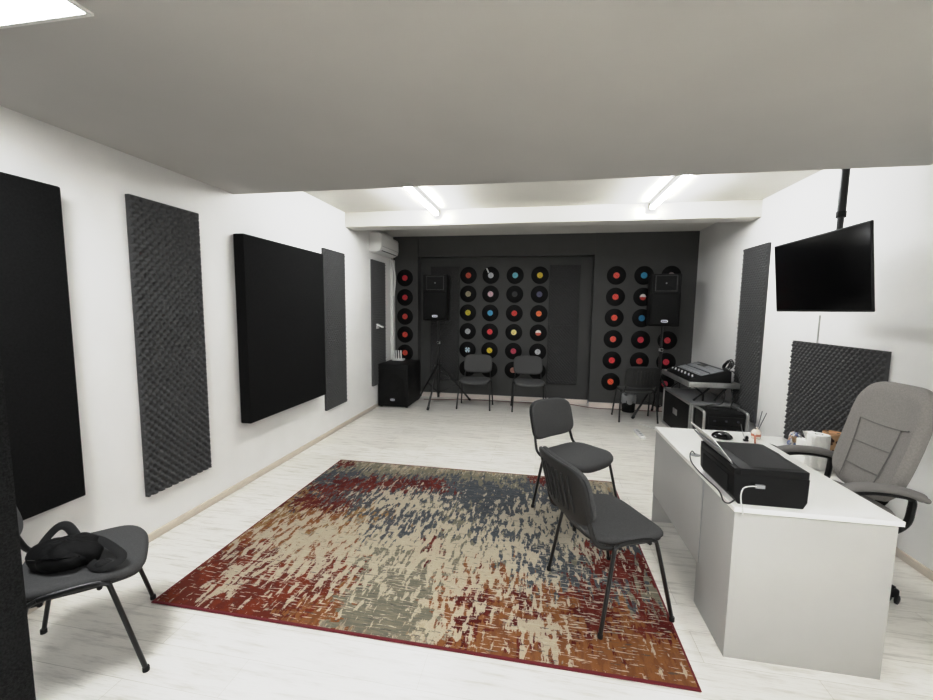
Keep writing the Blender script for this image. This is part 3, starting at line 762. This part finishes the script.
# ------------------------------------------------------------------ PA speakers on stands
def pa_speaker(label, loc, rz):
    t = thing('loudspeaker', label, 'loudspeaker', loc, rz, 'loudspeakers on tripod stands')
    W, H, D = .415, .765, .37
    def tp(co):
        if co.y > 0: co.x *= .88
    cab = MB().box((0, D/2, H/2), (W, D, H), .014, 3, taper=tp).build('cabinet', M['blk2'], t)
    MB().box((0, -.004, .255), (W-.02, .016, .47), .02, 3).build('grille', M['grille'], t)
    for s in (-1, 1):
        MB().box((s*.180, -.001, .63), (.040, .006, .22), .002).build('side_port', M['cavity'], cab)
    # horn: rim and stepped flare
    hf = MB(); zc, w0, h0 = .628, .148, .116
    prof = [(w0, h0, -.014), (w0, h0, -.002), (w0-.012, h0-.012, -.014), (.085, .060, .012), (.05, .035, .04), (.016, .02, .07)]
    vs = []
    for (w, h, y) in prof: vs += [(-w, y, zc-h), (w, y, zc-h), (w, y, zc+h), (-w, y, zc+h)]
    fs = []
    order = [1, 0, 2, 3, 4, 5]
    for a, b in ((1, 0), (0, 2)):
        for k in range(4): fs.append([a*4+k, a*4+(k+1) % 4, b*4+(k+1) % 4, b*4+k])
    hf.add(vs, fs)
    hn = hf.build('horn_frame', M['tube'], t)
    h2 = MB(); fl = [(w0-.012, h0-.012, -.0140), (.10, .07, -.0075), (.055, .045, -.0035), (.02, .02, -.002)]
    vs = []
    for (w, h, y) in fl: vs += [(-w, y, zc-h), (w, y, zc-h), (w, y, zc+h), (-w, y, zc+h)]
    fs = [[i*4+k, i*4+(k+1) % 4, i*4+4+(k+1) % 4, i*4+4+k] for i in range(3) for k in range(4)]+[[12, 13, 14, 15]]
    h2.add(vs, fs); h2.build('horn_flare', M['cavity'], hn)
    MB().lathe([(.011, -.006), (.009, -.010), (.001, -.011)], (0, 0, zc), 14, 'y').build('horn_throat', M['greypl'], hn)
    bd = MB().pad(lambda x, y, z: (x, -.0135-z, .075+y), .095, .042, .004, e=3.2, seg=28).build('badge', M['lbl_w'], t)
    mk = MB()
    for x, w in ((-.022, .016), (0, .012), (.022, .016)):
        mk.box((x, -.0162, .075), (w, .001, .013))
        mk.box((x, -.0163, .075+.0005), (w*.4, .0015, .004))
    mk.build('badge_print', M['reed'], bd)
    MB().box((0, D/2, H+.006), (.14, .03, .016), .005).build('handle', M['blk'], t)
    return t
sp = pa_speaker('black loudspeaker on tripod stand, nearer the air conditioner', (-1.732, 6.66, 1.437), math.radians(2))
dup(sp, (1.805, 6.41, 1.42), math.radians(-4), 'black loudspeaker on tripod stand above the mixer case')
def stand(label, x, y, top, angs, R=.56, hub=.62):
    t = thing('speaker_stand', label, 'speaker stand', (x, y, 0), 0, 'tripod speaker stands')
    MB().lathe([(.022, .10), (.022, 1.06), (.001, 1.06)], n=16).build('lower_pole', M['tube'], t)
    MB().lathe([(.0175, 1.0), (.0175, top)], n=16).build('upper_pole', M['tube'], t)
    cl = MB().lathe([(.023, 1.035), (.030, 1.04), (.030, 1.075), (.023, 1.08)], n=18).build('collar', M['steel'], t)
    MB().lathe([(.004, 0), (.004, -.03), (.016, -.032), (.016, -.05), (.001, -.052)], (0, 0, 1.06), 12, 'y').build('knob', M['blk'], cl)
    MB().lathe([(.02, hub-.03), (.034, hub-.025), (.034, hub+.025), (.02, hub+.03)], n=18).build('hub', M['blk'], t)
    MB().lathe([(.02, .165), (.03, .17), (.03, .20), (.02, .205)], n=18).build('brace_ring', M['blk'], t)
    for a in angs:
        c_, s_ = math.cos(math.radians(a)), math.sin(math.radians(a))
        l = MB().tube([(.03*c_, .03*s_, hub), (R*c_, R*s_, .017)], .0165, 10).build('leg', M['tube'], t)
        MB().tube([((R-.035)*c_, (R-.035)*s_, .048), (R*c_, R*s_, .019)], .020, 10).build('rubber_foot', M['rubber'], l)
        MB().tube([(.03*c_, .03*s_, .185), (R*.55*c_, R*.55*s_, hub-(hub-.02)*.55)], .009, 8).build('brace', M['tube'], t)
    return t
stand('black tripod speaker stand between the subwoofer and the facing chairs', -1.70, 6.80, 1.44, (-93, 27, 140), .585, .66)
stand('black tripod speaker stand behind the dark chair and mixer case', 1.83, 6.58, 1.42, (85, 204, 330), .44, .6)

# ------------------------------------------------------------------ subwoofer and router
t = thing('subwoofer', 'large black subwoofer standing in the wall corner', 'subwoofer', (-2.343, 6.28, 0))
cab = MB().box((0, .355, .37), (.52, .71, .70), .012, 3).build('cabinet', M['blk2'], t)
for x in (-.22, .22):
    for y in (.06, .65): MB().lathe([(.02, 0), (.024, .004), (.024, .022)], (x, y, 0), 14).build('rubber_foot', M['rubber'], t)
MB().box((0, -.003, .35), (.455, .014, .58), .006).build('grille', M['grille'], t)
MB().lathe([(.212, -.009), (.212, -.0115), (.205, -.0125), (.200, -.0115)], (0, 0, .37), 40, 'y').build('cone_ring', M['grille'], t)
MB().lathe([(.09, -.0135), (.06, -.016), (.001, -.018)], (.02, 0, .36), 28, 'y').build('dust_cap', M['grille'], t)
bd = MB().pad(lambda x, y, z: (x, -.0115-z, .135+y), .075, .036, .004, e=3.2, seg=24).build('badge', M['lbl_w'], t)
mk = MB(); mk.box((-.014, -.014, .135), (.018, .001, .012)); mk.box((.014, -.014, .135), (.018, .001, .012)); mk.build('badge_print', M['reed'], bd)
bx((.259, .22, .30), (.264, .42, .44), .002).build('side_handle', M['cavity'], t)
t = thing('wifi_router', 'white router with four upright antennas on top of the subwoofer', 'router', (-2.425, 6.80, .72))
MB().box((0, 0, .018), (.20, .13, .032), .008).build('case', M['white'], t)
for i, x in enumerate((-.062, -.018, .026, .070)):
    MB().tube([(x, -.055+.0, .02), (x-.004, -.05, .05), (x-.014, -.04, .185)], .012, 8, r2=.007).build('antenna', M['white'], t)

# ------------------------------------------------------------------ air conditioner, wall remote, hose
t = thing('air_conditioner', 'white split air conditioner mounted high on the white wall', 'air conditioner', (XL, 6.41, 2.50))
MB().prism([(0, .0), (.13, .0), (.185, .03), (.205, .09), (.205, .24), (.19, .275), (.16, .285), (0, .285)], 'y', -.385, .385, .008).build('case', M['white'], t) if False else None
cs = MB()
poly = [(0, 0), (.13, 0), (.185, .03), (.205, .09), (.205, .24), (.19, .275), (.16, .285), (0, .285)]
vs = [(x, y, z) for y in (-.385, .385) for x, z in poly]; n = len(poly)
cs.prism([(p_[0], p_[1]) for p_ in poly], 'y', -.385, .385, .006)
case = cs.build('case', M['white'], t)
flap = MB(); quadslab(flap, (.137, -.34, .004), (.137, .34, .004), (.190, .34, .030), (.190, -.34, .030), -.005)
flap.build('air_flap', M['white'], t)
MB().box((.2055, 0, .085), (.003, .70, .006)).build('front_gap', M['greypl'], case)
MB().box((.187, 0, .022), (.008, .66, .012), rot=Matrix.Rotation(math.radians(-28), 3, 'Y')).build('outlet_slot', M['reed'], case)
mb = MB().tube([(XL+.06, 6.74, 2.51), (XL+.075, 6.84, 2.42), (XL+.085, 6.93, 2.25), (XL+.08, 6.95, 2.05), (XL+.06, 6.945, 1.85)], .012, 10, smoothk=6)
tag(mb.build('drain_hose', M['white']), 'thin white hose curving down from the air conditioner along the corner', 'hose')
t = thing('wall_remote_holder', 'small white remote in a holder fixed on the narrow foam panel', 'remote', (XL+.04, 6.22, 1.33))
MB().box((.012, 0, 0), (.024, .08, .05), .004).build('holder', M['white'], t)
r_ = MB().box((.055, -.01, .022), (.12, .065, .022), .005, rot=Matrix.Rotation(.42, 3, 'Y')).build('handset', M['white'], t)
MB().box((.070, -.01, .028), (.035, .045, .004), .0005, rot=Matrix.Rotation(.42, 3, 'Y')).build('display', M['greypl'], r_)

# ------------------------------------------------------------------ mixer rig
def edge_frame(mb, x0, x1, y0, y1, z0, z1, w):
    e = []
    for y in (y0, y1):
        for z in (z0, z1): mb.box(((x0+x1)/2, y, z), (x1-x0+w, w, w), .003)
    for x in (x0, x1):
        for z in (z0, z1): mb.box((x, (y0+y1)/2, z), (w, y1-y0+w, w), .003)
        for y in (y0, y1): mb.box((x, y, (z0+z1)/2), (w, w, z1-z0+w), .003)
    return mb
t = thing('flight_case', 'large black flight case with aluminium edges under the mixer tray', 'flight case', (0, 0, 0))
bx((1.835, 5.245, .022), (2.362, 6.30, .518), .003).build('case_body', M['blk2'], t)
bx((1.855, 5.262, .516), (2.345, 6.285, .5225), .001).build('top_panel', M['greypl'], t)
edge_frame(MB(), 1.837, 2.360, 5.247, 6.298, .026, .520, .028).build('edge_trim', M['alu'], t)
for x, y in ((1.87, 5.29), (2.33, 5.29), (1.87, 6.26), (2.33, 6.26)):
    MB().lathe([(.02, 0), (.024, .003), (.022, .014)], (x, y, 0), 14).build('rubber_foot', M['rubber'], t)
bx((1.826, 5.70, .26), (1.832, 5.86, .34), .002).build('recessed_handle', M['steel'], t)
t = thing('mixer_tray', 'aluminium-edged black tray on folding struts carrying the mixer', 'equipment stand', (0, 0, 0))
bx((1.832, 5.315, .725), (2.368, 6.40, .765), .003).build('tray_board', M['blk2'], t)
fr = MB()
for x in (1.826, 2.374): fr.box((x, 5.857, .753), (.022, 1.11, .066), .004)
for y in (5.308, 6.407): fr.box((2.10, y, .753), (.57, .022, .066), .004)
fo = fr.build('aluminium_rim', M['alu'], t)
MB().box((2.17, 5.295, .753), (.07, .006, .04), .002).build('latch', M['steel'], fo); MB().box((1.812, 5.5, .753), (.006, .05, .04), .002).build('latch', M['steel'], fo)
for y in (5.42, 6.28):
    for pts in ([(1.92, y, .536), (2.02, y, .63), (1.90, y, .727)], [(2.03, y, .536), (2.03, y, .63), (2.12, y, .727)], [(2.16, y, .536), (2.30, y, .727)]):
        MB().tube(pts, .013, 8, r2=.02).build('strut', M['tube'], t)
# mixing console: wedge, faders towards the room
t = thing('mixing_console', 'large grey and black mixing console lying on the aluminium-edged tray', 'mixer', (1.85, 5.36, .768))
L_ = .93
def deck(x): return .045+.29*x*(x/.46)**.15 if x > 0 else .045
zf, zb, dp = .045, .150, .46
MB().prism([(0, 0), (dp, 0), (dp, zb), (dp-.05, zb+.012), (0, zf)], 'y', 0, L_, .004).build('chassis', M['blk'], t)
sl = math.atan2(zb-zf+.012, dp-.05)
def on(x, y, z=0.): return Vector((x*math.cos(sl)-z*math.sin(sl), y, zf+x*math.sin(sl)+z*math.cos(sl)))
def plate(x0, x1, y0, y1, th, name, m, parent):
    mb = MB(); a, b, c, d = on(x0, y0, .001), on(x1, y0, .001), on(x1, y1, .001), on(x0, y1, .001)
    quadslab(mb, a, b, c, d, th); return mb.build(name, m, parent)
kp = plate(.135, .40, .03, L_-.03, .003, 'knob_panel', M['mix'], t)
fp = plate(.01, .125, .03, L_-.03, .003, 'fader_panel', M['blk2'], t)
for i in range(20):
    y = .055+i*.0425
    MB().box(tuple(on(.045+.03*((i*7) % 3)/2, y, .012)), (.02, .010, .010), .002, rot=Matrix.Rotation(-sl, 3, 'Y')).build('fader', M['white'] if i % 3 else M['lbl_w'], fp)
    for k in range(3):
        m_ = MB(); q = MB().lathe([(.008, 0), (.007, .010), (.001, .011)], n=10)
        m_.add(q.v, q.f, True, Matrix.Translation(on(.17+k*.075, y, .004)) @ Matrix.Rotation(-sl, 4, 'Y'))
        m_.build('knob', M['reed'] if k == 1 else M['greypl'], kp)
plate(.33, .395, .5, .72, .006, 'display', M['gloss'], t)
mb = MB()
for k in range(5):
    r_ = .075+.006*k
    mb.tube([(2.27+.3*r_*math.cos(a)+.01*k, 5.44+r_*math.sin(a)*.9, .955+r_*.8*math.cos(a)*(1 if k % 2 else .7)+.03) for a in [2*PI*i/20 for i in range(20)]], .006, 6, closed=True)
mb.tube([(2.27, 5.42, .925), (2.33, 5.38, .92), (2.37, 5.36, .86), (2.375, 5.35, .79)], .006, 8, smoothk=5)
tag(mb.build('cable_coil', M['cabk']), 'coil of black cable resting on the back of the mixing console', 'cable')
# small rack case
t = thing('rack_case', 'small black rack case with rounded silver corner frames before the flight case', 'rack case', (0, 0, 0))
bx((1.865, 4.885, .02), (2.285, 5.20, .51), .01).build('case_body', M['blk2'], t)
for x in (1.853, 2.295):
    MB().tube([(x, 4.875, .015), (x, 4.875, .46), (x, 4.885, .505), (x, 4.92, .523), (x, 5.16, .523), (x, 5.205, .505), (x, 5.212, .46), (x, 5.212, .015)], .016, 10, r2=.014, smoothk=4).build('corner_frame', M['alu'], t)
for k in range(4):
    d = bx((1.90, 4.874, .06+k*.105), (2.255, 4.886, .155+k*.105), .003).build('rack_unit', M['blk'], t)
    for q in range(3): MB().lathe([(.011, -.018), (.012, 0)], (1.96+q*.12, 4.874, .11+k*.105), 12, 'y').build('knob', M['reed'], d)
mb = MB()
mb.tube([(2.22, 5.33, .727), (2.225, 5.30, .62), (2.18, 5.26, .545), (2.05, 5.22, .535), (1.95, 5.10, .526), (2.1, 5.02, .520)], .006, 8, smoothk=6)
mb.tube([(2.30, 5.33, .727), (2.31, 5.28, .60), (2.26, 5.2, .54), (2.2, 5.08, .520)], .006, 8, smoothk=6)
tag(mb.build('audio_cables', M['cabk']), 'black cables hanging from the mixer tray onto the rack case', 'cable')

# ------------------------------------------------------------------ waste bin, floor cable, small plastic strip
t = thing('waste_bin', 'small black waste bin with a pale liner behind the dark chair', 'bin', (1.47, 6.90, 0))
MB().lathe([(.001, .004), (.092, 0), (.098, .005), (.112, .20), (.108, .20), (.094, .012), (.001, .010)], n=28).build('bucket', M['blk2'], t)
ln = MB(); n = 40; vs = []; fs = []
for j, (r_, z) in enumerate(((.113, .15), (.117, .19), (.116, .235), (.104, .285), (.085, .27))):
    for i in range(n):
        a = 2*PI*i/n; k = 1+.05*math.sin(7*a+j)+.03*math.sin(13*a); vs.append((r_*k*math.cos(a), r_*k*math.sin(a), z+.012*math.sin(5*a+j)))
for j in range(4):
    for i in range(n): fs.append([j*n+i, j*n+(i+1) % n, (j+1)*n+(i+1) % n, (j+1)*n+i])
ln.add(vs, fs, True).build('bin_liner', M['greypl'], t)
mb = MB().tube([(-2.02, 6.99, .006), (-1.75, 7.02, .006), (-1.4, 7.10, .006), (-.9, 7.16, .006), (-.4, 7.13, .006), (.1, 7.16, .006), (.5, 7.2, .006), (.80, 7.06, .006), (1.0, 6.98, .006), (1.3, 6.99, .006), (1.6, 6.98, .006), (1.9, 7.0, .006), (2.2, 7.02, .006)], .007, 8, smoothk=8)
tag(mb.build('floor_cable', M['cabr']), 'dull red cable running along the foot of the charcoal wall', 'cable')
mb = MB().tube([(1.46, 6.15, .005), (1.6, 6.0, .005), (1.68, 5.75, .005), (1.76, 5.5, .005), (1.78, 5.25, .005)], .005, 8, smoothk=6)
tag(mb.build('loose_white_cable', M['cabw']), 'thin pale cable curving over the floor beside the flight case', 'cable')
t = thing('power_strip', 'small white power strip lying on the floor before the dark chair', 'power strip', (1.352, 5.60, 0), math.radians(2))
cs = MB().box((0, 0, .016), (.065, .36, .032), .008).build('housing', M['white'], t)
for k in range(4):
    MB().lathe([(.020, .0322), (.018, .0332), (.001, .0332)], (0, -.12+k*.075, 0), 16).build('socket', M['greypl'], cs)

# ------------------------------------------------------------------ world, camera, colour
w = bpy.data.worlds.new('World'); sc.world = w; w.use_nodes = True
w.node_tree.nodes['Background'].inputs[0].default_value = (.9, .95, 1, 1); w.node_tree.nodes['Background'].inputs[1].default_value = .2

F, yaw, pitch, roll, hcam = 406.71, -.1762, .0992, .0127, 1.63
cyw, syw, cp, sp_ = math.cos(yaw), math.sin(yaw), math.cos(pitch), math.sin(pitch)
fwd = Vector((syw*cp, cyw*cp, -sp_)); rgt = Vector((cyw, -syw, 0)); up = rgt.cross(fwd)
r2 = rgt*math.cos(roll)+up*math.sin(roll); u2 = up*math.cos(roll)-rgt*math.sin(roll)
cam = bpy.data.cameras.new('camera'); cam.sensor_fit = 'HORIZONTAL'; cam.sensor_width = 36; cam.lens = F*36/933; cam.clip_start = .05
co = bpy.data.objects.new('camera', cam); C.objects.link(co)
co.matrix_world = Matrix(((r2.x, u2.x, -fwd.x, 0), (r2.y, u2.y, -fwd.y, 0), (r2.z, u2.z, -fwd.z, hcam), (0, 0, 0, 1)))
sc.camera = co
sc.view_settings.view_transform = 'Standard'
sc.view_settings.look = 'None'
sc.view_settings.exposure = 0
sc.view_settings.use_curve_mapping = True
cm = sc.view_settings.curve_mapping
cm.white_level = (3, 3, 3)
cv = cm.curves[3]
for x, y in ((.02/3, .018), (.18/3, .178), (.25/3, .258), (.32/3, .355), (.42/3, .50), (.56/3, .67), (.68/3, .745), (.85/3, .79), (1.1/3, .818), (1.6/3, .845), (2.2/3, .89)): cv.points.new(x, y)
cm.update()
sc.cycles.use_denoising = True
sc.cycles.max_bounces = 10; sc.cycles.diffuse_bounces = 6
